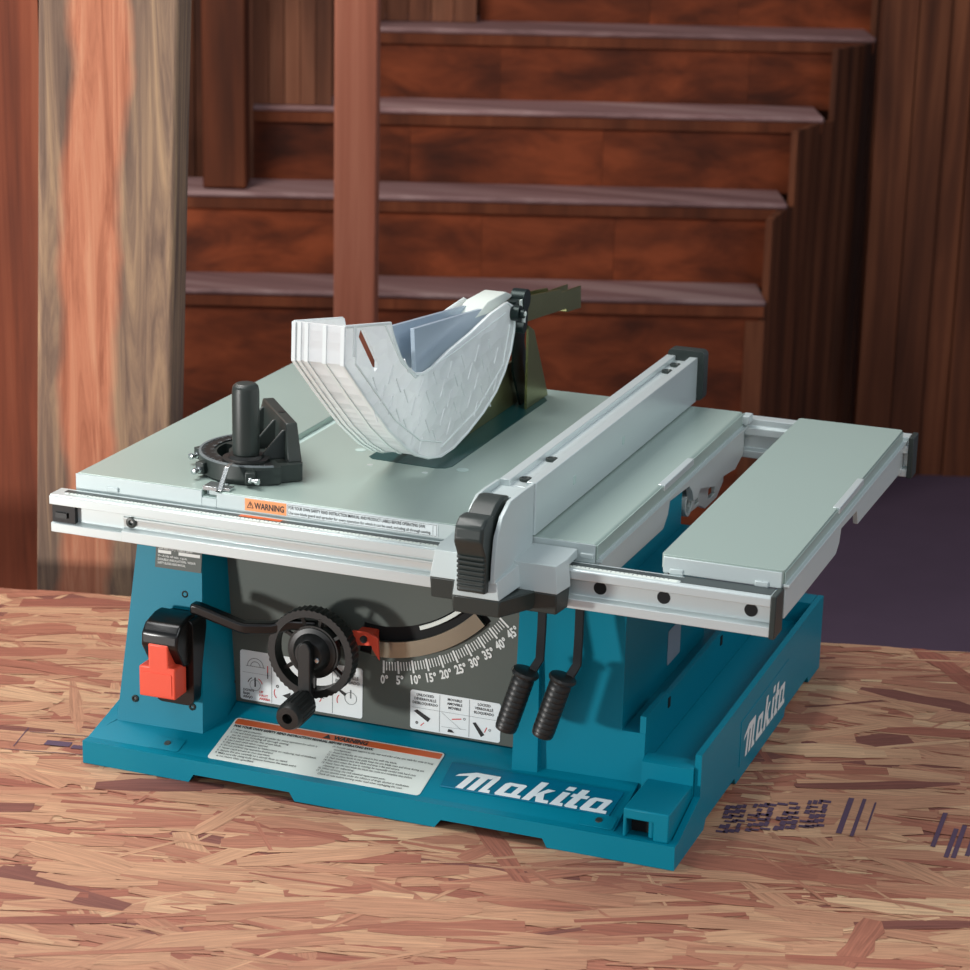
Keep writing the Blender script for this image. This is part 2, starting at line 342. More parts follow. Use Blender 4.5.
# pointer
rp = MB(); rp.prism([(.286, .170), (.303, .171), (.317, .166), (.3185, .140), (.310, .152), (.309, .156), (.292, .154)], 'y', .086, .0895)
rp.box(.289, .309, .0895, .108, .157, .168)
rp.build('tilt_pointer', 'red', saw, bevel=.0008)
MB().lathe((.3005, .0862, .1625), (0, -1, 0), [(.0042, 0), (.0042, .002), (.003, .003)], 14).build('pointer_screw', 'blackg', saw)
# ---- panel labels
def label(name, Fr, w, h, r, mat, parent, th=.0005):
    m_ = MB(); m_.X = Fr; m_.prism(rrect(w, h, r), 'z', 0, th); return m_.build(name, mat, parent, smooth=0)
Fl = frame((.140, .1098, .059), (1, 0, 0), (0, 0, 1))
lb = label('instruction_label', Fl, .149, .059, .003, 'white', saw)
d_ = MB(); rd = MB(); gy = MB()
def ring(mb, Fr, cx, cy, r0, r1, a0, a1, z=.0008, n=14):
    vs = []; fs = []
    for i in range(n+1):
        t = radians(a0+(a1-a0)*i/n); vs += [Fr(cx+r0*cos(t), cy+r0*sin(t), z), Fr(cx+r1*cos(t), cy+r1*sin(t), z)]
    for i in range(n): fs.append((2*i, 2*i+1, 2*i+3, 2*i+2))
    mb.add(vs, fs)
def quad(mb, Fr, pts, z=.0008): mb.add([Fr(a, b, z) for a, b in pts], [tuple(range(len(pts)))])
def line(mb, Fr, a, b, w, z=.0008):
    a = Vector(a); b = Vector(b); n_ = (b-a).normalized(); p = Vector((-n_.y, n_.x))*w/2
    quad(mb, Fr, [a-p, b-p, b+p, a+p], z)
for cx in (0.039, .076, .113): line(gy, Fl, (cx, .001), (cx, .058), .0005)
line(gy, Fl, (.003, .033), (.036, .033), .0003)
ring(gy, Fl, .019, .041, .0095, .0102, 0, 180); ring(gy, Fl, .019, .041, .0055, .0062, 0, 180); line(gy, Fl, (.007, .041), (.031, .041), .0006)
line(rd, Fl, (.034, .036), (.034, .044), .0012); line(d_, Fl, (.034, .029), (.034, .036), .0012)
ring(gy, Fl, .0185, .019, .0062, .0067, 0, 360, n=24); line(d_, Fl, (.0185, .017), (.0185, .028), .0018)
ring(d_, Fl, .0185, .019, .0085, .0095, 115, 165); ring(rd, Fl, .0185, .019, .0085, .0095, 15, 65)
for i, t_ in enumerate(('DOWN', 'BAJA', 'ABAJO')): text_geo(d_, t_, .004, Fl, .0035, .0105-.004*i, off=.0001, off_z=.0008)
for i, t_ in enumerate(('UP', 'HAUT', 'ARRIBA')): text_geo(rd, t_, .004, Fl, .0235, .0105-.004*i, off=.0001, off_z=.0008)
ring(rd, Fl, .05, .014, .0075, .0085, 150, 230); quad(d_, Fl, [(.052, .012), (.062, .017), (.062, .008)]); ring(d_, Fl, .046, .022, .0009, .0018, 0, 360)
ring(d_, Fl, .085, .016, 0.0, .0062, 0, 360, n=18); ring(rd, Fl, .093, .017, .006, .007, -50, 50); ring(gy, Fl, .102, .018, .0008, .0014, 0, 360)
for i, t_ in enumerate(('LOCKED', 'VERROUILLÉ', 'BLOQUEADO')): text_geo(d_ if i == 0 else gy, t_, .0048, Fl, .131, .050-.0055*i, off=.00015, off_z=.0008, align='CENTER')
quad(d_, Fl, [(.117, .031), (.119, .0325), (.130, .027), (.128, .0235)]); ring(gy, Fl, .135, .022, .0068, .0074, 0, 360, n=24); line(gy, Fl, (.135, .022), (.135, .032), .0016)
ring(rd, Fl, .126, .018, .007, .008, 130, 210)
d_.build('label_drawing', 'ink', lb, smooth=0); rd.build('label_red_arrows', 'redink', lb, smooth=0); gy.build('label_outline', 'inkgrey', lb, smooth=0)
Fl = frame((.346, .1098, .058), (1, 0, 0), (0, 0, 1)); lb = label('instruction_label', Fl, .105, .0455, .003, 'white', saw)
d_ = MB(); rd = MB(); gy = MB()
for cx in (.0345, .069): line(gy, Fl, (cx, .001), (cx, .0445), .0004)
line(gy, Fl, (.002, .0255), (.103, .0255), .0003); line(gy, Fl, (.037, .0245), (.060, .008), .0003); line(gy, Fl, (.037, .008), (.066, .009), .0003)
for k_, (cx, T_) in enumerate(((.0175, ('UNLOCKED', 'DÉVERROUILLÉ', 'DESBLOQUEADO')), (.052, ('MOVABLE', 'AMOVIBLE', 'MÓVIBLE')), (.086, ('LOCKED', 'VERROUILLÉ', 'BLOQUEADO')))):
    for i, t_ in enumerate(T_): text_geo(d_, t_, .0042, Fl, cx, .0395-.0048*i, off=.00008, off_z=.0008, align='CENTER', sx=.9)
quad(d_, Fl, [(.004, .021), (.008, .0235), (.024, .015), (.021, .0105)]); line(rd, Fl, (.0125, .005), (.0165, .009), .001); ring(d_, Fl, .008, .008, .0007, .0016, 0, 360)
line(rd, Fl, (.049, .0185), (.060, .0205), .0013); ring(gy, Fl, .0635, .021, .0008, .0015, 0, 360); quad(d_, Fl, [(.044, .003), (.045, .0065), (.049, .006), (.052, .003)])
quad(d_, Fl, [(.073, .0185), (.0765, .0195), (.087, .0065), (.083, .0035)]); line(rd, Fl, (.087, .0095), (.0895, .0155), .001); ring(gy, Fl, .093, .013, .0008, .0015, 0, 360)
d_.build('label_drawing', 'ink', lb, smooth=0); rd.build('label_red_arrows', 'redink', lb, smooth=0); gy.build('label_outline', 'inkgrey', lb, smooth=0)
# name plate on tower
Fn = frame((.055, .0735, .214), (1, .02, 0), (0, .13, 1))
lb = label('rating_plate', Fn, .056, .026, .001, 'panel', saw, th=.0008)
d_ = MB(); 
for a, b_, w, h in ((.003, .0165, .016, .0035), (.028, .0165, .026, .0035)): quad(d_, Fn, [(a, b_), (a+w, b_), (a+w, b_+h), (a, b_+h)], .0011)
for i, t_ in enumerate(('254 mm (10") TABLE SAW', 'V~ A Hz n0 min. r.p.m.', 'DOUBLE INSULATION. WEAR', 'SAFETY GLASSES. READ MANUAL')):
    text_geo(d_, t_, .0036, Fn, .003, (.0208, .0125, .0085, .0045)[i], off=.00005, off_z=.0011, fit=(.042, .036, .046, .034)[i])
d_.build('plate_print', 'tick', lb, smooth=0)
# ---- big warning label on deck
Fd = frame(ramp(.147, .0125, .0002), (1, 0, 0), (0, 1, .257))
lb = label('warning_label', Fd, .250, .0765, .004, 'cream', saw)
ob_ = MB(); ob_.X = Fd; ob_.prism(rrect(.246, .0095, .0015, x0=.002, y0=.065), 'z', .0005, .0008); ob_.build('warning_band', 'orange', lb, smooth=0)
d_ = MB(); text_geo(d_, 'WARNING', .0094, Fd, .1215, .0664, off=.0004, off_z=.0011, fit=.041)
quad(d_, Fd, [(.109, .0662), (.1185, .0662), (.1137, .0738)], .0011)
text_geo(d_, 'FOR YOUR OWN SAFETY READ INSTRUCTION MANUAL BEFORE OPERATING SAW.', .0054, Fd, .004, .0592, off=.00026, off_z=.0011, fit=.168)
WT = ['1. Wear eye protection.', '2. Use saw-blade guard and spreader for every operation for which it', '   can be used, including all through sawing.', '3. Keep hands out of the line of saw blade.', '4. Use a push-stick when required.', '5. Pay particular attention to instructions on reducing risk of kickback.', '6. Do not perform any operation freehand.', '7. Never reach around or over saw blade.', '8. Secure the saw carefully to a sturdy floor or stand.',
      '9. Make sure the riving knife distance between the teeth and it', '   is no more than specified.']
WT2 = ['10. Provide adequate support to the rear and sides of the saw table for wide or long', '    workpieces.', '11. Avoid kickbacks: do not stand in line with the blade.', '12. Never place hands in the path; keep the saw blade clean and sharp during use.', '13. Push workpiece past the blade and keep it flat and secure.', '14. Stay alert when the saw is running; be especially careful with hard cuts.', '15. Never leave the tool while the blade has come to a complete stop before', '    cleaning or adjusting.', '16. When servicing use only identical replacement parts.', '17. Do not operate while under the influence of drugs, alcohol or medication.', '    Check all nuts before turning under load when unplugging the tool.']
for k_, (T_, x0, W_) in enumerate(((WT, .005, .113), (WT2, .126, .118))):
    mxl = max(len(t) for t in T_)
    for i, t_ in enumerate(T_):
        text_geo(d_, t_.strip(), .0042, Fd, x0+(.004 if t_.startswith(' ') else 0), .0532-.00485*i, off=.00004, off_z=.0011, fit=W_*len(t_)/mxl)
d_.build('warning_text', 'ink', lb, smooth=0)

# ---- maker's lettering drawn as strokes
def logo(mb, F, H, L_, slant=.42):
    """F(a,b,c) plane; L_ total length; H height of the small letters"""
    P = []
    def q(*pts): P.append(pts)
    sw = .36; xh = 1.
    x = .25
    # m: flag, two humps, three stems
    q((x-.55, .98), (x+.1, 1.28), (x+1.15, 1.28), (x+1.0, .98)); q((x-.55, .98), (x-.62, .80), (x+.0, .98), (x+.1, 1.28))
    q((x-.05, 0), (x-.05+sw, 0), (x-.05+sw, 1.1), (x-.05, 1.1))
    q((x+.5, 0), (x+.5+sw, 0), (x+.5+sw, 1.1), (x+.5, 1.1)); q((x+1.05, .0), (x+1.35, .0), (x+1.35, 1.05), (x+1.28, 1.28), (x+1.05, 1.28))
    q((x+1.35, 0), (x+1.6, .0), (x+1.5, .22), (x+1.3, .22))
    def a(x):
        q((x, .12), (x+.1, 0), (x+sw, 0), (x+sw, 1.), (x+.14, 1.), (x, .86)); q((x+.7, 0), (x+1.0, 0), (x+1.0, .95), (x+.9, 1.0), (x+.7, 1.)); q((x+.28, .78), (x+.72, .78), (x+.72, 1.0), (x+.28, 1.)); q((x+.1, 0), (x+.75, 0), (x+.75, .24), (x+.1, .24)); q((x+.95, 0), (x+1.3, 0), (x+1.2, .22), (x+.95, .22))
    a(x+1.78)
    k = x+3.15
    q((k, 0), (k+sw, 0), (k+sw, 1.42), (k, 1.42)); q((k+.25, .38), (k+.42, .36), (k+.98, .98), (k+.6, 1.0)); q((k+.35, .55), (k+.62, .72), (k+1.02, 0), (k+.66, 0)); q((k+.95, 0), (k+1.25, 0), (k+1.15, .22), (k+.85, .22))
    i = k+1.32
    q((i, 0), (i+sw, 0), (i+sw, 1.), (i, 1.)); q((i, 1.16), (i+sw, 1.16), (i+sw, 1.44), (i, 1.44)); q((i+.25, 0), (i+.62, 0), (i+.52, .22), (i+.25, .22))
    t = i+.66
    q((t, 0.1), (t+.1, 0), (t+sw, 0), (t+sw, 1.38), (t, 1.38)); q((t-.16, .76), (t+.62, .76), (t+.62, 1.0), (t-.16, 1.)); q((t+.25, 0), (t+.65, 0), (t+.55, .22), (t+.25, .22))
    a(t+.72); end = t+.72+1.3+.62
    xs = end/L_
    for i_, pts in enumerate(P):
        mb.add([F((p[0]+.62-.25+slant*p[1]*.8)/xs, p[1]*H, .0003+.00003*(i_ % 4)) for p in pts], [tuple(range(len(pts)))])
lp = MB(); lp.X = lambda a, b, c: ramp(a, b, c)
lp.prism([(.413, .0325), (.601, .0325), (.6045, .073), (.410, .073)], 'z', .0001, .0018)
lpo = lp.build('logo_plate', 'teal_dark', saw, bevel=.0006)
lm = MB(); Fg = frame(ramp(.4165, .0330, .0019), (1, 0, 0), (0, 1, .257)); logo(lm, Fg, .0235, .1865); lm.build('logo_lettering', 'logo', lpo, smooth=0)
sp = MB(); sp.prism([(.245, .016), (.452, .016), (.456, .070), (.245, .070)], 'x', .6818, .6827); spo = sp.build('side_logo_plate', 'teal', saw, bevel=.0004)
lm = MB(); Fs = frame((.6828, .251, .021), (0, 1, 0), (0, 0, 1)); logo(lm, Fs, .0275, .196, slant=.36); lm.build('logo_lettering', 'logo', spo, smooth=0)
# small pale label on the tower's right face, beneath the rail
Fq = frame((.5933, .2, .15), (0, 1, 0), (0, 0, 1))
label('side_label', lambda a, b, c=0: Fq(a+.05, b-.03, c), .048, .04, .002, 'bluegrey', saw)

# ---- switch
sw = MB(); sw.prism(rrect(.047, .100, .008, x0=.071, y0=.071), 'y', .040, .072); swo = sw.build('switch_plate', 'blackg', saw, bevel=.003, seg=3)
hd = MB(); hd.prism([(.058, .175), (.042, .175), (.022, .170), (.0135, .161), (.012, .147), (.030, .120), (.058, .112)], 'x', .069, .113, )
hd.build('switch_hood', 'blackg', swo, bevel=.003, seg=3)
rs = MB(); rs.prism([(.0665, .087), (.1105, .0875), (.1105, .123), (.102, .1235), (.102, .149), (.078, .149), (.078, .1225), (.0665, .122)], 'y', .011, .038)
rs.build('switch_paddle', 'red', swo, bevel=.0018, seg=3)
MB().prism(rrect(.036, .024, .001, x0=.0705, y0=.092), 'y', .0102, .0112).build('paddle_inset', 'red', swo, bevel=.0003)
for px, py, pz in ((.0925, .0715, .188), (.038, .0525, .063), (.1085, .0543, .064)):
    MB().lathe((px, py+.001, pz), (0, -1, .1), [(.0042, 0), (.0042, .0018), (.0028, .0026), (.0015, .0010)], 14).build('tower_screw', 'char', saw)
MB().lathe((.132, .1095, .078), (0, -1, 0), [(.0022, 0), (.0022, .001), (.001, .0016)], 10).build('panel_screw', 'char', saw)

# ---- handwheel
WC = (.252, .149)
hw = MB()
K = 192
outer = [(WC[0]+(.0500+(.0004 if i % 4 < 2 else -.0005))*cos(2*pi*i/K), WC[1]+(.0500+(.0004 if i % 4 < 2 else -.0005))*sin(2*pi*i/K)) for i in range(K)]
inner = [(WC[0]+.0415*cos(2*pi*i/48), WC[1]+.0415*sin(2*pi*i/48)) for i in range(48)]
hw.prism(outer, 'y', .052, .069, holes=[inner])
rings = [(WC[0]+.0300*cos(2*pi*i/40), WC[1]+.0300*sin(2*pi*i/40)) for i in range(40)]
hw.prism(rings, 'y', .060, .067)
for a_ in (35, 75, 110, 150, 215, 270, 325):
    t = radians(a_); hw.bar([(WC[0]+.027*cos(t), .064, WC[1]+.027*sin(t)), (WC[0]+.043*cos(t), .062, WC[1]+.043*sin(t))], .005, .004)
hw.lathe((WC[0], .061, WC[1]), (0, -1, 0), [(.028, 0), (.0275, .002), (.022, .0035), (.017, .012), (.0155, .0135)], 30)
hwo = hw.build('handwheel', 'black', saw, bevel=.0004, seg=1)
MB().cyl((WC[0], .062, WC[1]), (WC[0], .115, WC[1]), .014, n=24).build('wheel_shaft', 'blackg', hwo)
cr_ = MB(); cr_.prism([(.2445, .160), (.2445, .106), (.2470, .092), (.2570, .092), (.2595, .106), (.2595, .160), (.2565, .1655), (.252, .1672), (.2475, .1655)], 'y', .037, .047)
cr_.build('crank_arm', 'black', hwo, bevel=.0025, seg=3)
kb = MB(); kb.lathe((.252, .040, .0985), (0, -1, -.06), [(.009, -.002), (.0125, 0), (.0152, .005), (.0152, .026), (.0147, .040), (.0128, .0445), (.0058, .0448), (.0055, .034), (.001, .034)], 32)
for i in range(20):
    t = 2*pi*i/20; kb.cyl((.252+.0149*cos(t), .034, .0981+.0149*sin(t)), (.252+.0147*cos(t), .004, .0964+.0147*sin(t)), .0011, n=6)
kb.build('crank_knob', 'black', hwo)
MB().lathe((.263, .0472, .146), (0, -1, 0), [(.003, 0), (.003, .002), (.002, .003)], 12).build('wheel_screw', 'chrome', hwo)
# tilt lock lever
tl_ = MB(); tl_.bar([(.252, .072, .176), (.225, .064, .1765), (.205, .056, .1715), (.178, .050, .1695), (.172, .050, .1700), (.120, .050, .1825), (.112, .050, .1830)], .014, .0125, up=(0, 0, 1))
tl_.build('tilt_lock_lever', 'blackg', saw, bevel=.003, seg=3)
# extension lock levers
def lever(dx, gy0):
    l_ = MB(); l_.bar([(.512+dx, .062, .262), (.5135+dx, .056, .215), (.5145+dx, .050, .186), (.508+dx, .042, .172), (.502+dx, .040, .163)], .0095, .0035, up=(0, 1, 0))
    lo = l_.build('extension_lock_lever', 'blackg', saw, bevel=.0008)
    g = MB(); prof = [(.009, -.002), (.0140, 0), (.0150, .0025), (.0140, .005), (.0108, .0065)]
    for i in range(9): prof += [(.0113, .009+.0062*i), (.0120, .0100+.0062*i), (.0120, .0140+.0062*i), (.0113, .0148+.0062*i)]
    prof += [(.0118, .0665), (.0110, .0695), (.005, .070)]
    d0 = Vector((.504+dx, .038, .1755)); d1 = Vector((.484+dx, .034, .108)); g.lathe(d0, d1-d0, prof, 20); g.build('lever_grip', 'black', lo)
lever(0, 0); lever(.0405, 0)

# ---- rails
def rail_prof(y0, y1, z0, z1, lip, rec):
    return [(y0, z1-.0015), (y0, z1-lip), (y0+rec, z1-lip-.001), (y0+rec, z0+lip+.001), (y0, z0+lip), (y0, z0), (y1, z0), (y1, z1-.004), (y1-.003, z1), (y0+.0025, z1)]
rf = MB(); rf.prism(rail_prof(.030, .0585, .2535, .2955, .0105, .010), 'x', -.0495, .759); rail = rf.build('front_rail', 'alu', saw, bevel=.0008)
ri = MB(); ri.prism([(.0345, .2850), (.0345, .2815), (.0320, .2815), (.0320, .2790), (.0335, .2785), (.0350, .2690), (.0315, .2680), (.0280, .2665), (.0280, .2545), (.0410, .2545), (.0410, .285)], 'x', .039, .545); ri.build('rail_insert', 'alu', rail, bevel=.0005)
ri = MB(); ri.prism([(.0285, .2955), (.0285, .2855), (.030, .2855), (.031, .2965), (.055, .2967), (.055, .2955)], 'x', -.0497, .513); ri.build('rail_cover_strip', 'alu', rail, bevel=.0005)
MB().box(-.038, .513, .042, .0495, .2965, .2972).build('scale_tape', 'scale', rail)
MB().box(.514, .664, .042, .0505, .2953, .2961).build('scale_tape', 'scale', rail)
MB().box(.664, .757, .036, .056, .2953, .2961).build('dark_rail_strip', 'scale', rail)
ss = MB(); ss.box(.514, .661, .0345, .0412, .2953, .2959); ss.box(-.035, .50, .0365, .0412, .2966, .2970); ss.build('scale_tape', 'cream', rail)
tkk = MB()
for i in range(150):
    x = -.03+i*.0046
    if x > .655: break
    z = .2972 if x < .51 else .2961
    y1 = .0405 if i % 5 else .0385
    tkk.box(x, x+.0008, y1-.0022, y1+.001, z-.0002, z+.0001)
    if i % 5 == 0: text_geo(tkk, str(i//5+3), .005, frame((x, .0432, z+.0001), (1, 0, 0), (0, 1, 0)), 0, 0, off_z=.0002)
tkk.build('scale_marks', 'inkgrey', rail, smooth=0)
rr = MB(); rr.box(.173, .222, .0425, .049, .2973, .2975); rr.build('scale_red_patch', 'orange', rail)
for x in (.580, .647, .737): MB().cyl((x, .0395, .276), (x, .0408, .276), .0068, n=20).build('rail_hole', 'hole', rail)
MB().lathe((.049, .036, .276), (0, -1, 0), [(.0062, 0), (.0062, .004), (.005, .0045), (.003, .0045), (.0025, .002)], 16).build('rail_bolt', 'char', rail)
ec = MB(); ec.prism([(.029, .252), (.029, .297), (.06, .297), (.06, .252)], 'x', .7585, .7645); ec.build('rail_end_cap', 'char', rail, bevel=.001)
ec = MB(); ec.box(-.0490, -.021, .0335, .0402, .2645, .2848); ec.build('rail_end_plug', 'blackg', rail); MB().box(-.044, -.030, .031, .036, .270, .276).build('rail_plug_latch', 'black', rail)
# rear rail
rb = MB(); rb.prism([(.628, .257), (.628, .266), (.636, .268), (.636, .284), (.628, .286), (.628, .295), (.633, .297), (.633, .305), (.652, .305), (.652, .257)], 'x', -.03, .772); rbo = rb.build('rear_rail', 'alu', saw, bevel=.0006)
MB().box(.772, .7785, .626, .653, .256, .307).build('rail_end_cap', 'char', rbo, bevel=.001)

# ---- main table
tb = MB()
tb.prism([(-.034, .301), (-.034, .3125), (-.0315, .315), (.1215, .315), (.1215, .3075), (.1385, .3075), (.1385, .315), (.5655, .315), (.568, .3125), (.568, .301)], 'y', .060, .625)
tb.box(-.034, .568, .0595, .064, .297, .302)
tab = tb.build('main_table', 'grey', saw, bevel=.0012, seg=3)
te = MB(); te.box(-.0335, .1212, .0586, .0598, .2945, .3142); te.box(.1388, .5675, .0586, .0598, .2945, .3142); te.box(.1212, .1388, .0586, .0598, .2945, .3070)
te.build('table_edge', 'silver', tab, bevel=.0005); te = MB(); te.box(.5683, .5698, .0590, .625, .2990, .3140); te.build('table_edge', 'grey', tab, bevel=.0005)
sl = MB(); sl.box(.1218, .1382, .0602, .6248, .3070, .3082); sl.build('miter_slot', 'groove', tab)
sk = MB(); sk.prism([(.063, .3005), (.063, .267), (.136, .266), (.290, .264), (.306, .276), (.312, .290), (.388, .286), (.402, .276), (.410, .262), (.428, .262), (.436, .270), (.512, .252), (.53, .258), (.59, .252), (.625, .262), (.625, .3005)], 'x', .563, .5705)
sk.box(.568, .5745, .061, .625, .2955, .2985); sk.build('table_side_skirt', 'silver', tab, bevel=.0008)
sk = MB(); sk.prism([(.063, .3005), (.063, .270), (.6, .270), (.6, .3005)], 'x', -.032, -.027); sk.build('table_side_skirt', 'silver', tab)
MB().box(.5630, .5712, .287, .401, .308, .3154).build('edge_tab', 'alu', tab, bevel=.0008)
MB().box(.568, .578, .615, .634, .302, .3125).build('rear_corner_tab', 'silver', tab, bevel=.001)
# hook bracket below the table edge
hk = MB()
hk.lathe((.545, .418, .256), (1, 0, 0), [(.0155, 0), (.0155, .018), (.0115, .018), (.0115, .001)], 24)
hk.prism([(.425, .262), (.43, .240), (.47, .238), (.50, .226), (.55, .226), (.575, .238), (.585, .262)], 'x', .555, .560, holes=[[(.452, .243), (.468, .243), (.468, .254), (.452, .254)], [(.51, .234), (.54, .234), (.54, .247), (.51, .247)]])
hk.build('hanging_bracket', 'silver', tab, bevel=.0006)
for x in (.552, .006): MB().box(x, x+.014, .0565, .0605, .299, .3045).build('table_clip', 'silver', tab, bevel=.001)
# front warning strip
Fw = frame((.173, .0585, .2995), (1, 0, 0), (0, 0, 1))
lb = label('warning_strip', Fw, .2225, .0135, .0006, 'white', tab, th=.0004)
o_ = MB(); o_.X = Fw; o_.prism([(0, 0), (.049, 0), (.049, .0135), (0, .0135)], 'z', .0004, .0006); o_.build('warning_band', 'orange2', lb, smooth=0)
d_ = MB(); text_geo(d_, 'WARNING', .0098, Fw, .0115, .0032, off=.0002, off_z=.0009, fit=.035); 
for a_, b2 in (((.003, .0035), (.0065, .0105)), ((.0065, .0105), (.010, .0035)), ((.003, .0035), (.010, .0035))): line(d_, Fw, a_, b2, .0007, .0009)
line(d_, Fw, (.0065, .005), (.0065, .0085), .0007, .0009)
text_geo(d_, 'FOR YOUR OWN SAFETY READ INSTRUCTION MANUAL AND PRODUCT LABELS BEFORE OPERATING SAW.', .005, Fw, .0515, .0080, off=.00006, off_z=.0009, fit=.157)
text_geo(d_, 'Use saw-blade guard and spreader for every operation for which it can be used, including all through sawing.', .0045, Fw, .0515, .0025, off=.00004, off_z=.0009, fit=.163)
for a_, b2 in (((.0505, .0008), (.221, .0008)), ((.0505, .0127), (.221, .0127)), ((.0505, .0008), (.0505, .0127)), ((.221, .0008), (.221, .0127)), ((.217, .002), (.217, .0115))): line(d_, Fw, a_, b2, .0003, .0009)
d_.build('warning_text', 'ink', lb, smooth=0)
# insert with holes
ins = MB(); ins.prism([(.240, .245), (.318, .241), (.329, .246), (.333, .256), (.333, .570), (.326, .583), (.242, .583), (.235, .573), (.233, .252)], 'z', .3146, .3156)
inso = ins.build('throat_plate', 'insert', tab)
MB().box(.2895, .2945, .29, .57, .3155, .3159).build('throat_slot', 'hole', inso)
for x, y, r, mt in ((.213, .273, .006, 'groove'), (.247, .222, .0035, 'alu'), (.314, .220, .0035, 'alu'), (.348, .248, .007, 'groove')):
    MB().cyl((x, y, .3148), (x, y, .3154), r, n=20).build('table_screw', mt, tab)
    if mt == 'groove': MB().lathe((x, y, .3153), (0, 0, 1), [(r, 0), (r, .0003), (r*.8, .0003)], 20).build('table_screw', 'char', tab) if 0 else None
# ---- extension table
xt = MB(); xt.prism(rrect(.1265, .569, .004, x0=.6375, y0=.0585), 'z', .3005, .315)
xto = xt.build('extension_table', 'grey', saw, bevel=.0035, seg=3)
te = MB(); te.box(.6400, .7620, .0573, .0588, .2960, .3130); te.build('table_edge', 'silver', xto, bevel=.0007); te = MB(); te.box(.7638, .7652, .0600, .626, .2990, .3130); te.build('table_edge', 'grey', xto, bevel=.0007)
xs = MB(); xs.box(.639, .763, .060, .0625, .2965, .302)
xs.prism([(.061, .301), (.061, .264), (.14, .263), (.286, .263), (.30, .272), (.306, .286), (.383, .284), (.392, .266), (.42, .266), (.66, .262), (.66, .3005), (.628, .301)], 'x', .760, .7655)
xs.box(.763, .7695, .0595, .655, .2975, .3005)
xs.prism([(.061, .301), (.061, .28), (.62, .28), (.62, .301)], 'x', .640, .644)
xs.build('table_side_skirt', 'silver', xto, bevel=.0008)
MB().box(.7590, .7668, .286, .404, .308, .3154).build('edge_tab', 'alu', xto, bevel=.0008)
for x in (.647, .735): MB().box(x, x+.014, .0555, .0605, .2945, .3015).build('table_clip', 'silver', xto, bevel=.001)

# ---- blade guard
gd = bpy.data.objects.new('blade_guard', None); COL.objects.link(gd); gd.parent = saw; WL['blade_guard'] = Vector((.287, .3, .316)); gd.location = Vector((.287, .3, .316))-Vector((.32, .3, 0))
G = [(-.003, .528), (-.005, .489), (.05, .442), (.11, .393), (.16, .360), (.195, .342), (.225, .331), (.262, .323), (.30, .323), (.345, .330), (.395, .342), (.435, .357), (.462, .375), (.482, .396), (.492, .418), (.494, .436), (.485, .45), (.466, .458), (.411, .455), (.348, .446), (.284, .440), (.235, .432), (.208, .431), (.185, .436), (.163, .448), (.143, .464), (.128, .484), (.119, .498), (.115, .507)]
hole = [(.033, .510), (.037, .516), (.044, .516), (.082, .474), (.082, .466), (.075, .464)]
GL = [(y, z if z > .33 or y > .3 else z-.004) for y, z in G]
for x0, x1, P_ in ((.312, .3155, G), (.2595, .263, G)):
    g_ = MB(); g_.prism(P_, 'x', x0, x1, holes=[hole] if x0 > .3 else []); g_.build('guard_side_shell', 'clear', gd)
g_ = MB()
path = G[0:6]
for i in range(5):
    (y0, z0), (y1, z1) = path[i], path[i+1]
    g_.loft([(.2595, y0, z0), (.3155, y0, z0), (.3155, y1, z1), (.2595, y1, z1)], [(.2595, y0+.003, z0+.0), (.3155, y0+.003, z0+.0), (.3155, y1+.003, z1+.002), (.2595, y1+.003, z1+.002)])
g_.build('guard_front_shell', 'clear', gd)
g_ = MB()
for x, w in ((.2605, .0022), (.2745, .0014), (.2945, .0014), (.3145, .0020), (.2665, .0012)):
    g_.bar([(x, y, z) for y, z in path], w*1.6, .004, up=(1, 0, 0))
for X_ in (.3155,):
    loop = [(X_, y, z) for y, z in G]+[(X_, G[0][0], G[0][1])]
    g_.tube(loop, .0017, 6)
g_.tube([(.2605, y, z) for y, z in G]+[(.2605, G[0][0], G[0][1])], .0014, 6)
# inner moulded ribs on the side
g_.tube([(.3162, .02, .525), (.3162, .019, .492), (.10, .0, .0)][:2], .0012, 6)
g_.tube([(.3162, .024, .524), (.3162, .024, .484), (.3162, .13, .398), (.3162, .20, .358), (.3162, .262, .340)], .0011, 6)
g_.tube([(.3162, .10, .508), (.3162, .145, .458), (.3162, .185, .432), (.3162, .30, .436), (.3162, .46, .447)], .0010, 6)
g_.tube([(.3162, .262, .334), (.3162, .37, .350), (.3162, .455, .385), (.3162, .476, .43)], .0010, 6)
g_.build('guard_ribs', 'rim', gd)
g_ = MB()
for r_ in range(7):
    for c_ in range(9):
        y = .075+c_*.042+(r_ % 2)*.021; z = .352+r_*.0165
        lo = max(.345, .345+(.19-y)*.55); hi = .437 if y > .16 else .50-(y-.05)*.3
        if z < lo+.006 or z > hi-.006 or y > .455: continue
        dy = .012; dz = .0085 if (r_+c_) % 2 else -.0085
        g_.tube([(.3158, y-dy*.5, z-dz), (.3158, y+dy*.5, z+dz)], .0011, 5)
g_.build('guard_diamond_ribs', 'clear', gd)
ar = MB()
ar.prism([(.216, .478), (.222, .428), (.232, .420), (.262, .424), (.46, .437), (.50, .445), (.46, .4545)], 'x', .296, .301)
ar.prism([(.196, .482), (.222, .440), (.244, .420), (.27, .424), (.46, .437), (.50, .445), (.46, .4555)], 'x', .275, .280)
ar.build('guard_arm_plates', 'bluegrey', gd, bevel=.0004)
ar = MB(); ar.prism([(.40, .452), (.44, .463), (.50, .463), (.525, .454), (.46, .447)], 'x', .274, .302); ar.build('guard_arm_cover', 'cream', gd, bevel=.001)
rm_ = MB()
rm_.prism([(.50, .452), (.58, .442), (.704, .426), (.710, .421), (.785, .415), (.788, .385), (.736, .390), (.734, .395), (.642, .404), (.575, .410), (.50, .42)], 'x', .298, .3005)
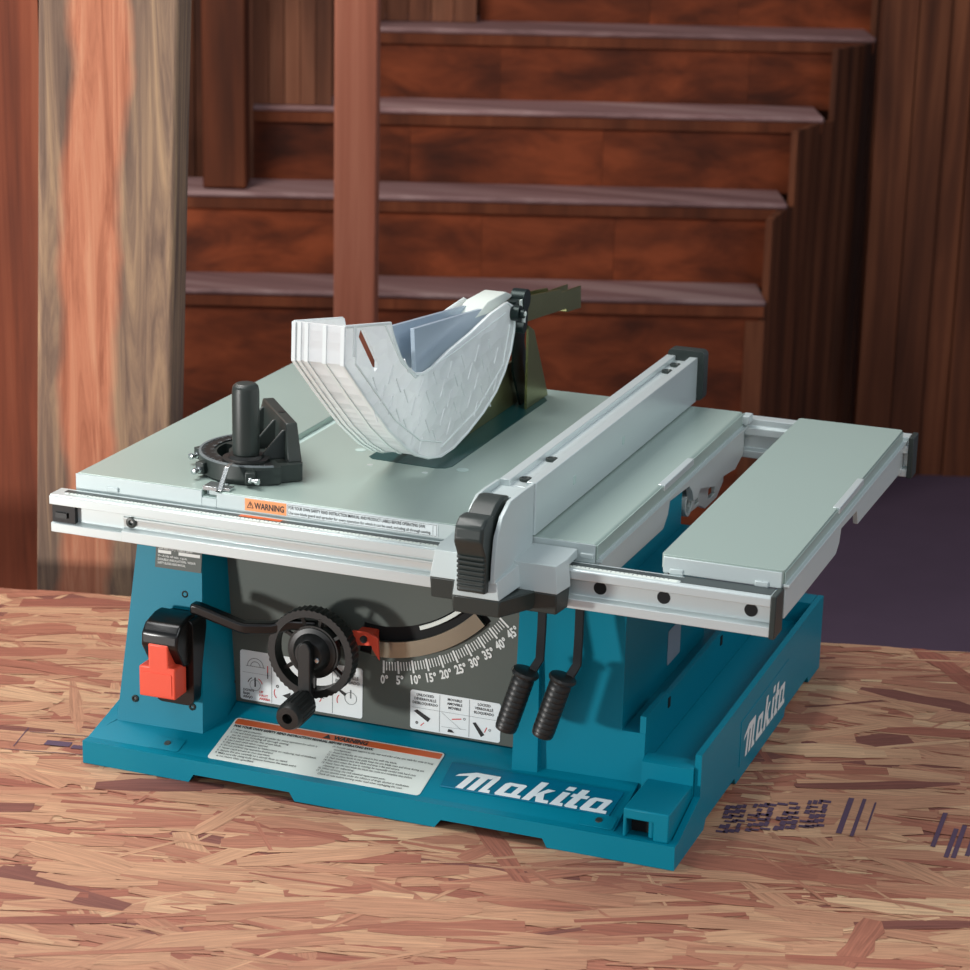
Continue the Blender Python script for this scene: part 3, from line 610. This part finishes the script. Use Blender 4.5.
rm_.prism([(.50, .452), (.58, .442), (.704, .426), (.710, .421), (.785, .415), (.788, .385), (.736, .390), (.734, .395), (.642, .404), (.575, .410), (.50, .42)], 'x', .280, .2825)
rm_.prism([(.74, .411), (.785, .405), (.788, .385), (.736, .390)], 'x', .2825, .298)
rm_.build('support_arm', 'olive', gd, bevel=.0004)
bk = MB(); bk.box(.302, .314, .50, .545, .410, .452); bk.cyl((.31, .486, .442), (.326, .486, .442), .0095, n=20); bk.cyl((.326, .486, .442), (.331, .486, .442), .0055, n=14)
bk.cyl((.30, .53, .449), (.318, .53, .449), .013, n=20); bk.cyl((.31, .505, .420), (.325, .505, .420), .0075, n=6)
bk.build('hinge_bracket', 'dsteel', gd, bevel=.0006)
bk = MB(); bk.box(.3145, .3165, .511, .519, .436, .452); bk.box(.3145, .3165, .522, .530, .418, .431); bk.cyl((.3145, .486, .442), (.3325, .486, .442), .003, n=12); bk.build('hinge_bolts', 'cream', gd)
rv = MB()
rv.prism([(.30, .3158), (.575, .3158), (.565, .345), (.53, .372), (.44, .372), (.36, .340)], 'x', .2995, .3025)
rv.prism([(.52, .3158), (.597, .3158), (.540, .41), (.520, .42)], 'x', .3215, .3245)
rv.build('riving_knife', 'olive', gd)
rv = MB(); rv.prism([(.535, .3158), (.565, .3158), (.538, .37), (.545, .412), (.505, .415), (.506, .365)], 'x', .3085, .3115); rv.prism([(.575, .3158), (.60, .3158), (.56, .40), (.552, .40)], 'x', .300, .303)
rv.build('guard_stay', 'dsteel', gd)

# ------------------------------------------------------------------ RIP FENCE
fe = thing('rip_fence', (.483, .06, .315), 'silver aluminium rip fence with black clamp lever, right of the clear blade guard', 'fence')
f_ = MB(); f_.prism([(.463, .3165), (.503, .3165), (.503, .3725), (.4925, .3725), (.4925, .3665), (.4745, .3665), (.4745, .3725), (.463, .3725)], 'y', .056, .641)
fb = f_.build('fence_bar', 'alu', fe, bevel=.0008)
for y in (.078, .158, .575, .61): MB().lathe((.4835, y, .3666), (0, 0, 1), [(.0065, 0), (.0065, .003), (.0045, .0035), (.003, .0015)], 16).build('fence_screw', 'char', fb)
for y in (.178, .347): MB().box(.5029, .5034, y-.004, y+.004, .338, .347).build('fence_mark', 'groove', fb)
ec = MB(); ec.prism(rrect(.047, .062, .006, x0=.4645, y0=.3185), 'y', .640, .658); ec.build('fence_end_cap', 'char', fe, bevel=.003, seg=3)
HP = [(.0555, .2985), (.0555, .3715), (.02, .3725), (-.012, .3722), (-.034, .362), (-.048, .345), (-.053, .322), (-.055, .2985)]
hs_ = MB(); hs_.prism(HP, 'x', .4965, .5010); hs_.prism([(.0555, .2985), (.0555, .3715), (.02, .3725), (-.004, .372), (-.022, .362), (-.034, .340), (-.044, .318), (-.050, .2985)], 'x', .4600, .4635)
hs_.box(.4634, .4966, .020, .0555, .2985, .366); hs_.box(.4634, .4966, .0, .006, .345, .366)
hs_.loft([(.457, -.054, .2815), (.506, -.054, .2815), (.512, .026, .2815), (.450, .026, .2815)], [(.459, -.053, .300), (.503, -.053, .300), (.508, .026, .304), (.453, .026, .304)])
hs_.loft([(.412, -.004, .2785), (.549, -.004, .2785), (.553, .0268, .2785), (.408, .0268, .2785)], [(.416, .000, .3065), (.546, .000, .3065), (.550, .0268, .3075), (.412, .0268, .3075)])
hs_.prism([(.0262, .2988), (.0262, .3072), (.057, .3085), (.057, .2988)], 'x', .413, .549)
hs_.build('fence_head', 'silver', fe, bevel=.0022, seg=3)
hb = MB(); hb.loft([(.457, -.052, .2630), (.506, -.052, .2630), (.524, -.006, .2600), (.524, .0262, .2600), (.440, .0262, .2600), (.440, -.006, .2600)], [(.456, -.054, .2816), (.507, -.054, .2816), (.526, -.004, .2790), (.526, .0262, .2790), (.438, .0262, .2790), (.438, -.004, .2790)])
hb.loft([(.413, -.002, .2560), (.548, -.002, .2560), (.551, .0260, .2560), (.410, .0260, .2560)], [(.412, -.004, .2786), (.549, -.004, .2786), (.553, .0260, .2786), (.408, .0260, .2786)])
hb.build('head_skirt', 'char', fe, bevel=.0015)
lv = MB()
lv.prism([(-.042, .366), (-.062, .3665), (-.072, .360), (-.0745, .346), (-.067, .334), (-.063, .324), (-.0635, .295), (-.065, .290), (-.047, .287), (-.042, .31)], 'x', .4645, .4945)
lv.prism([(.004, .3730), (-.014, .3765), (-.030, .372), (-.046, .362), (-.046, .330), (-.03, .330), (.004, .345)], 'x', .4665, .4935)
lvo = lv.build('clamp_lever', 'char', fe, bevel=.003, seg=3)
lr = MB()
for i in range(7): lr.box(.4652, .4938, -.0650-.0002*i, -.060, .295+.0050*i, .2978+.0050*i)
lr.build('lever_grip_ribs', 'char', lvo, bevel=.0006)

# ------------------------------------------------------------------ MITER GAUGE
mg = thing('miter_gauge', (.137, .15, .315), 'black miter gauge with upright cylindrical handle set in the left table slot', 'miter gauge')
sb = MB(); sb.box(.1235, .1365, .066, .22, .3085, .3148); sb.build('slide_bar', 'silver', mg, bevel=.0005)
fd = Vector((-.63, .777, 0)).normalized(); fn = Vector((-fd.y, fd.x, 0)); 
if fn.y > 0: fn = -fn          # towards the operator / left
C0 = Vector((.143, .160, 0)); a0 = math.atan2(fn.y, fn.x)
def parc(r, lo, hi, n=28): return [(C0.x+r*cos(a0+radians(lo+(hi-lo)*i/n)), C0.y+r*sin(a0+radians(lo+(hi-lo)*i/n))) for i in range(n+1)]
hd = MB()
fe1 = Vector((.196, .138, 0)); 
outl = parc(.0690, -78, 78)
slotp = parc(.049, -50, 62)+parc(.036, 62, -50)
bs = MB(); bs.prism(parc(.0690, -95, 95), 'z', .3165, .3355, holes=[slotp]); 
bs.prism([(.203, .139), (.150, .102), (.165, .094), (.206, .132)], 'z', .3166, .3354)
bs.build('protractor_head', 'char', mg, bevel=.0012)
pr = MB(); pr.prism(parc(.0678, -88, 88)+parc(.0525, 88, -88), 'z', .3355, .3368); pro = pr.build('angle_scale', 'black', mg)
rm = MB(); rm.prism(parc(.0690, -88, 88)+parc(.0662, 88, -88), 'z', .3356, .3374); 
for i in range(-80, 81, 5):
    t = a0+radians(i); r0 = .0662; r1 = .0635 if i % 10 else .0615
    rm.bar([(C0.x+r0*cos(t), C0.y+r0*sin(t), .3370), (C0.x+r1*cos(t), C0.y+r1*sin(t), .3370)], .0007, .0006)
rm.build('scale_rim', 'inkgrey', pro, smooth=0)
nb = MB()
for i in range(-60, 61, 15):
    t = a0+radians(i); Fp = frame((C0.x+.0560*cos(t), C0.y+.0560*sin(t), .3369), (-sin(t), cos(t), 0), (-cos(t), -sin(t), 0)); text_geo(nb, str(abs(i)), .0062, Fp, 0, 0, align='CENTER', off=.0001, off_z=.0002)
nb.build('scale_numbers', 'inkgrey', pro, smooth=0)
# upright fence of the gauge
gf = MB()
P0 = Vector((.203, .138, 0)); 
def gp(s_, t, z): p = P0+fd*s_-fn*0+fn*t; return (p.x, p.y, z)
gf.loft([gp(0, 0, .3165), gp(.155, 0, .3165), gp(.155, .016, .3165), gp(0, .016, .3165)], [gp(0, 0, .336), gp(.155, 0, .336), gp(.155, .016, .336), gp(0, .016, .336)])
gf.loft([gp(0, 0, .3355), gp(.155, 0, .3355), gp(.155, .016, .3355), gp(0, .016, .3355)], [gp(.022, 0, .374), gp(.133, 0, .374), gp(.133, .013, .374), gp(.022, .013, .374)])
for s_ in (.018, .062, .118): gf.loft([gp(s_, .012, .335), gp(s_+.004, .012, .335), gp(s_+.004, .046, .335), gp(s_, .046, .335)], [gp(s_+.006, .012, .366), gp(s_+.010, .012, .366), gp(s_+.010, .016, .366), gp(s_+.006, .016, .366)])
gf.build('gauge_fence', 'char', mg, bevel=.0015)
MB().cyl(gp(.07, .006, .3735), gp(.07, .006, .3745), .004, n=16).build('gauge_fence_screw', 'black', mg)
hh = MB(); hh.lathe((.145, .118, .3355), (0, 0, 1), [(.026, 0), (.026, .004), (.020, .0045), (.018, .008)], 32)
hh.build('handle_collar', 'black', mg)
prof = []
hh = MB(); n_ = 40
for (r, z) in ((.0144, .343), (.0152, .350), (.0152, .413), (.0144, .419), (.0108, .4225), (.001, .4235)): prof.append((r, z-.343))
hh.lathe((.145, .118, .343), (0, 0, 1), prof, 12); hh.build('handle', 'char', mg, bevel=.0012)
for (sx_, sy_, dx_, dy_) in ((.0705, .154, -.35, -.95), (.0985, .104, -.2, -1), (.164, .090, .35, -.95)):
    d = Vector((dx_, dy_, 0)).normalized(); s_ = Vector((sx_, sy_, .324))
    pst = MB(); pst.bar([s_+Vector((0, 0, -.005)), s_+Vector((0, 0, .008))], .011, .010, up=(d.x, d.y, 0)); pst.build('stop_post', 'char', mg, bevel=.001)
    e = Vector((d.y, -d.x, 0))*(-1 if sx_ > .1 else 1)
    q0 = s_+d*.004; sc = MB(); ax = Vector((.75, -.5, 0)).normalized() if sx_ > .12 else d
    sc.lathe(q0, ax if sx_ < .12 else Vector((.95, -.2, 0)), [(.0035, 0), (.0035, .002), (.002, .0025), (.002, .008), (.0035, .0085), (.0035, .0115), (.002, .012)], 12); sc.build('stop_screw', 'chrome', mg)
pt = MB(); pt.box(.1215, .1385, .060, .080, .3150, .3195); pt.prism([(.055, .3165), (.060, .3165), (.078, .338), (.088, .3395), (.088, .3385), (.0785, .3365), (.066, .3165)], 'x', .139, .144); pt.box(.139, .152, .064, .076, .3155, .3185)
pt.build('gauge_pointer', 'chrome', mg, bevel=.0004)

# ------------------------------------------------------------------ WORKBENCH OF STRAND BOARD
bang = math.atan2(.756-.465, .846+.394); e1 = Vector((cos(bang), sin(bang), 0)); e2 = Vector((-sin(bang), cos(bang), 0)); BO = Vector((-.394, .465, 0))
BL, BR, BD = -.95, 2.1, 1.22
wb = thing('workbench', (BO+e1*.6-e2*.6+Vector((0, 0, -.9))), 'reddish strand board sheet used as workbench top under the teal saw', 'workbench')
def Bp(a, b, c): p = BO+e1*a-e2*b; return (p.x, p.y, c)
t_ = MB(); t_.X = Bp
t_.add([(BL, 0, -.0012), (BR, 0, -.0012), (BR, BD, -.0012), (BL, BD, -.0012), (BL, 0, -.019), (BR, 0, -.019), (BR, BD, -.019), (BL, BD, -.019)],
       [(0, 1, 2, 3), (7, 6, 5, 4), (0, 4, 5, 1), (1, 5, 6, 2), (2, 6, 7, 3), (3, 7, 4, 0)])
tones = [.3]*6; uvs = [[(p[0], p[1]) for p in [(BL, 0), (BR, 0), (BR, BD), (BL, BD)]] for _ in range(6)]
def strand(a, b, ang, ln, w, z, dz):
    n = random.randint(3, 5); pts = []
    for i in range(n+1): u = -.5+i/n; pts.append((u*ln, -w/2*(random.uniform(.6, 1.15) if 0 < i < n else random.uniform(.05, 1))))
    for i in range(n+1): u = .5-i/n; pts.append((u*ln, w/2*(random.uniform(.6, 1.15) if 0 < i < n else random.uniform(.05, 1))))
    c, s_ = cos(ang), sin(ang); tilt = random.uniform(-dz, dz); vs = []
    for p in pts:
        A = a+p[0]*c-p[1]*s_; B_ = b+p[0]*s_+p[1]*c
        A = min(max(A, BL), BR); B_ = min(max(B_, .0), BD)
        vs.append((A, B_, z+tilt*p[1]/w*2))
    t_.add(vs, [tuple(range(len(vs)))])
    o = random.uniform(0, 50); uvs.append([(p[0]+o, p[1]+o) for p in pts])
    tones.append(min(1, max(-1, random.choice([random.gauss(.55, .15), random.gauss(.66, .14), random.gauss(.32, .12), random.gauss(.5, .14)]) if random.random() > .03 else -.6)))
def inview(a, b): return -.75 < a < 1.7 and b < 1.15
NS = 6400
for i in range(NS):
    a = random.uniform(BL, BR); b_ = random.uniform(0, BD)
    if not inview(a, b_) and random.random() < .5: continue
    big = random.random()
    ln = random.uniform(.08, .19); w = random.uniform(.014, .042) if big > .42 else random.uniform(.003, .010)
    ang = random.gauss(-.05, .2) if random.random() > .13 else random.uniform(-1.3, 1.3)
    strand(a, b_, ang, ln, w, -.0011+.0010*i/NS, .00006)
top = t_.build('strand_board_top', 'osb', wb, smooth=0)
me = top.data; at_ = me.attributes.new('tone', 'FLOAT', 'FACE'); at_.data.foreach_set('value', tones)
ul = me.uv_layers.new(name='grain')
for p, u in zip(me.polygons, uvs):
    # normals were recalculated, so match loops to vertices by index
    st = min(p.vertices)
    for li in p.loop_indices:
        k_ = me.loops[li].vertex_index-st; ul.data[li].uv = u[k_ % len(u)]
sti = MB(); sti.X = Bp
def toB(x, y): v = Vector((x, y, 0))-BO; return v.dot(e1), -v.dot(e2)
def stamp(x, y, w, h, ang=0):
    a, b_ = toB(x, y); c, s_ = cos(ang), sin(ang)
    sti.add([(a+u*c-v*s_, b_+u*s_+v*c, .00035) for u, v in ((-w/2, -h/2), (w/2, -h/2), (w/2, h/2), (-w/2, h/2))], [(0, 1, 2, 3)])
STL = []
for w in wb, : pass
STAMPS = True
lg_ = MB(); lg_.X = Bp
for a in (-.8, 1.95):
    for b_ in (.08, 1.1):
        q_ = MB(); q_.X = Bp; q_.box(a-.04, a+.04, b_-.04, b_+.04, -.9, -.019); q_.build('leg', 'slim', wb)
        
# ------------------------------------------------------------------ BACKGROUND, in a frame facing the camera
def V(u, v, z): return (CX+u*cos(AZ)+v*sin(AZ), CY-u*sin(AZ)+v*cos(AZ), z)
FZ = -.9
def tone_attr(o, per=6):
    me = o.data; a = me.attributes.new('tone', 'FLOAT', 'FACE'); n = len(me.polygons); vals = []
    for i in range(n):
        if i % per == 0: r = random.random()
        vals.append(r)
    a.data.foreach_set('value', vals)
st = thing('staircase', V(0, 6.2, FZ), 'wide red-brown wooden outdoor staircase behind the workbench, treads worn pale', 'staircase')
VZ = [-.273, -.056, .144, .337, .50]; v0 = [6.17+.205*i for i in range(6)]
UL = [-1.25, -1.25, -.648, -.435, -.044]; UR = [.715, .782, .892, 1.05, 1.10]
for i in range(5):
    m_ = MB(); m_.X = V; m_.box(UL[i], UR[i], v0[i], v0[i]+(.36 if i == 3 else .215), VZ[i]-.016, VZ[i]); o = m_.build('tread', 'tread', st, bevel=.006); tone_attr(o, 99)
    zb = FZ if i == 0 else VZ[i-1]-.01
    m_ = MB(); m_.X = V
    cuts = [UL[i]]+sorted(random.uniform(UL[i]+.2, UR[i]-.2) for _ in range(2))+[UR[i]-.015]
    for a, b_ in zip(cuts[:-1], cuts[1:]): m_.box(a+.0004, b_-.0004, v0[i]+.012, v0[i]+.032, zb, VZ[i]-.0155)
    o = m_.build('riser', 'riser', st); tone_attr(o)
    # nosing board under the tread, darker
    m_ = MB(); m_.X = V; m_.box(UL[i]+.002, UR[i]-.004, v0[i]+.004, v0[i]+.0125, VZ[i]-.044, VZ[i]-.0155); o = m_.build('tread_trim', 'newel', st); tone_attr(o, 99)
# open side clad in upright boards
m_ = MB()
for i in range(4):
    A = Vector((UR[i]-.004, v0[i]+.012)); B_ = Vector((UR[i+1]-.004, v0[i+1]+.012)); nb_ = 4
    for k in range(nb_):
        p = A.lerp(B_, k/nb_); q = A.lerp(B_, (k+.94)/nb_); n2 = Vector(((B_-A).y, -(B_-A).x)).normalized()*.018
        zt = VZ[i+1]-.0165 if k else VZ[i]-.0165
        m_.loft([V(*p, FZ), V(*q, FZ), V(q.x-n2.x, q.y-n2.y, FZ), V(p.x-n2.x, p.y-n2.y, FZ)], [V(*p, zt), V(*q, zt), V(q.x-n2.x, q.y-n2.y, zt), V(p.x-n2.x, p.y-n2.y, zt)])
o = m_.build('side_boards', 'clad', st); tone_attr(o)
# corner board on the first step's open end
m_ = MB(); m_.X = V; m_.box(.665, .715, v0[0]+.002, v0[0]+.0115, FZ, VZ[0]-.056); o = m_.build('corner_board', 'clad', st); tone_attr(o)

def boards(name, mat, u0, u1, v, z0, z1, w, th=.02, step=0.):
    m_ = MB(); m_.X = V; u = u0
    while u < u1-.005:
        ww = w*random.uniform(.75, 1.2); uu = min(u+ww, u1); dv = random.uniform(0, step)
        m_.box(u+.002, uu-.002, v-dv, v+th, z0, z1); u = uu
    m_.box(u0, u1, v+th, v+th+.01, z0, z1)
    o = m_.build(name, mat); o['kind'] = 'structure'; tone_attr(o); return o
boards('wall_back', 'clad', -1.7, 2.6, 7.6, FZ, 2.2, .12, step=.012)
boards('wall_right', 'clad', 1.052, 2.6, 6.74, FZ, 2.2, .085, step=.02)
boards('wall_left', 'leftwall', -1.7, -.50, 3.62, FZ, 2.0, .14, step=.006)
def upright(name, mat, u0, u1, v0_, v1, z0, z1, label, cat, lean=0., uvx=False, bev=.006, group=None):
    m_ = MB(); m_.X = lambda a, b, c: V(a+lean*(c-.3), b, c); m_.box(u0, u1, v0_, v1, z0, z1); o = m_.build(name, mat, loc=V((u0+u1)/2, (v0_+v1)/2, z0), bevel=bev); o['label'] = label; o['category'] = cat
    tone_attr(o, 99)
    if uvx:
        ul = o.data.uv_layers.new(name='across')
        idx = {0: 0, 3: 0, 4: 0, 7: 0, 1: 1, 2: 1, 5: 1, 6: 1}
        for p in o.data.polygons:
            for li in p.loop_indices: ul.data[li].uv = (idx[o.data.loops[li].vertex_index], 0)
    return o
upright('timber_post', 'bigpost', -.612, -.428, 3.22, 3.36, FZ, 2.0, 'thick weathered square post, orange and grey, behind the bench on the left', 'post', lean=.035, uvx=True)
upright('porch_post', 'slim', -.326, -.236, 5.0, 5.09, FZ, 2.2, 'slim pinkish brown post in front of the stairs, behind the clear blade guard', 'post')
upright('newel_post', 'newel', -.765, -.650, 6.41, 6.52, VZ[1]+.002, 2.2, 'dark red-brown post standing on the second visible step, left end', 'post')
m_ = MB(); m_.X = V
for k in range(5): m_.box(-.648+k*.0425, -.648+k*.0425+.0405, 6.60-.004*(k % 2), 6.62, VZ[2]+.002, 2.2)
o = m_.build('board_screen', 'cladp', loc=V(-.55, 6.6, VZ[2])); tone_attr(o); o['label'] = 'upright dusty brown boards standing on the third visible step, left of the slim post'; o['category'] = 'board screen'
m_ = MB(); m_.X = V
for k in range(6): m_.box(-.435+k*.064, -.435+k*.064+.061, 6.94-.004*(k % 2), 6.96, VZ[3]+.002, 2.2)
o = m_.build('board_screen', 'cladp', loc=V(-.24, 6.94, VZ[3])); tone_attr(o); o['label'] = 'upright reddish boards at the top of the photo, on the fourth visible step'; o['category'] = 'board screen'
fl = MB(); fl.X = V; fl.box(-4, 5, -1.5, 8.2, FZ-.05, FZ); o = fl.build('floor', 'floor'); o['kind'] = 'structure'

# ink stamps on the board
rnd = random.Random(3)
for r_ in range(6):
    for c_ in range(20):
        if c_ % 5 == 4 or rnd.random() < .12: continue
        stamp(.700+c_*.0052+r_*-.0018, .110+r_*.0125+c_*.0032, rnd.uniform(.007, .012), rnd.uniform(.004, .0065), rnd.choice((-1.4, -1.35, .1)))
sti.build('ink_stamp', 'stampink', wb, smooth=0)
sti = MB(); sti.X = Bp
for i, (x, y, l_) in enumerate(((.812, .203, .095), (.826, .204, .10), (.838, .212, .075))): stamp(x, y, l_, (.006, .004, .002)[i], -1.42)
sti.build('ink_stamp', 'stampink', wb, smooth=0)
sti = MB(); sti.X = Bp
for i, (x, y, l_) in enumerate(((.912, .208, .09), (.930, .180, .075), (.937, .187, .085), (.950, .185, .06))): stamp(x, y, l_, .005, -1.38)
sti.build('ink_stamp', 'stampink', wb, smooth=0)
sti = MB(); sti.X = Bp
stamp(-.052, .035, .030, .013, .05); stamp(-.020, .036, .028, .010, .05)
for (x, y, l_, w, an) in ((-.055, .062, .09, .0012, .0), (-.055, .008, .09, .0012, .0), (-.10, .035, .055, .0012, 1.57)): stamp(x, y, l_, w, an)
sti.build('ink_stamp', 'stampink', wb, smooth=0)

# ------------------------------------------------------------------ camera
cam = bpy.data.cameras.new('camera'); co = bpy.data.objects.new('camera', cam); COL.objects.link(co)
fwd = Vector((sin(AZ)*cos(EL), cos(AZ)*cos(EL), -sin(EL))); rt = Vector((cos(AZ), -sin(AZ), 0)); up = rt.cross(fwd)
R_ = rt*cos(ROLL)+up*sin(ROLL); U_ = -rt*sin(ROLL)+up*cos(ROLL)
mt = Matrix.Identity(4)
for i in range(3): mt[i][0] = R_[i]; mt[i][1] = U_[i]; mt[i][2] = -fwd[i]
mt.translation = Vector((CX, CY, CZ)); co.matrix_world = mt
cam.sensor_width = 36; cam.lens = FPX/970*36; cam.clip_end = 60; cam.clip_start = .05
cam.dof.use_dof = True; cam.dof.focus_distance = 2.62; cam.dof.aperture_fstop = cam.lens/1000/.0075
S.camera = co
# ------------------------------------------------------------------ light
def area(name, loc, target, size, power, col, sy=None):
    l = bpy.data.lights.new(name, 'AREA'); l.energy = power; l.size = size; l.color = col
    if sy: l.shape = 'RECTANGLE'; l.size_y = sy
    o = bpy.data.objects.new(name, l); COL.objects.link(o); o.location = loc
    o.rotation_euler = (Vector(target)-Vector(loc)).to_track_quat('-Z', 'Y').to_euler(); return o
area('key_light', (-1.55, -2.2, .22), (.3, .2, .2), .22, 56, (1, .98, .95))
area('top_light', (-.75, .1, 2.3), (.3, .3, 0), 1.3, 50, (1, .99, .97))
area('fill_light', (2.5, -.6, 1.9), (.45, .3, .25), 1.0, 20, (.92, .96, 1))
area('front_light', (.9, -2.8, 1.5), (.35, .2, .15), 1.0, 9, (.97, .98, 1))
area('stair_light', V(-1.6, 4.0, 2.6), V(.1, 6.8, -.2), 1.2, 78, (1, .96, .9))
w = bpy.data.worlds.new('world'); S.world = w; w.use_nodes = True
w.node_tree.nodes['Background'].inputs[0].default_value = (.62, .68, .78, 1); w.node_tree.nodes['Background'].inputs[1].default_value = .37
S.view_settings.view_transform = 'Standard'; S.view_settings.look = 'None'; S.view_settings.exposure = .1; S.view_settings.gamma = 1
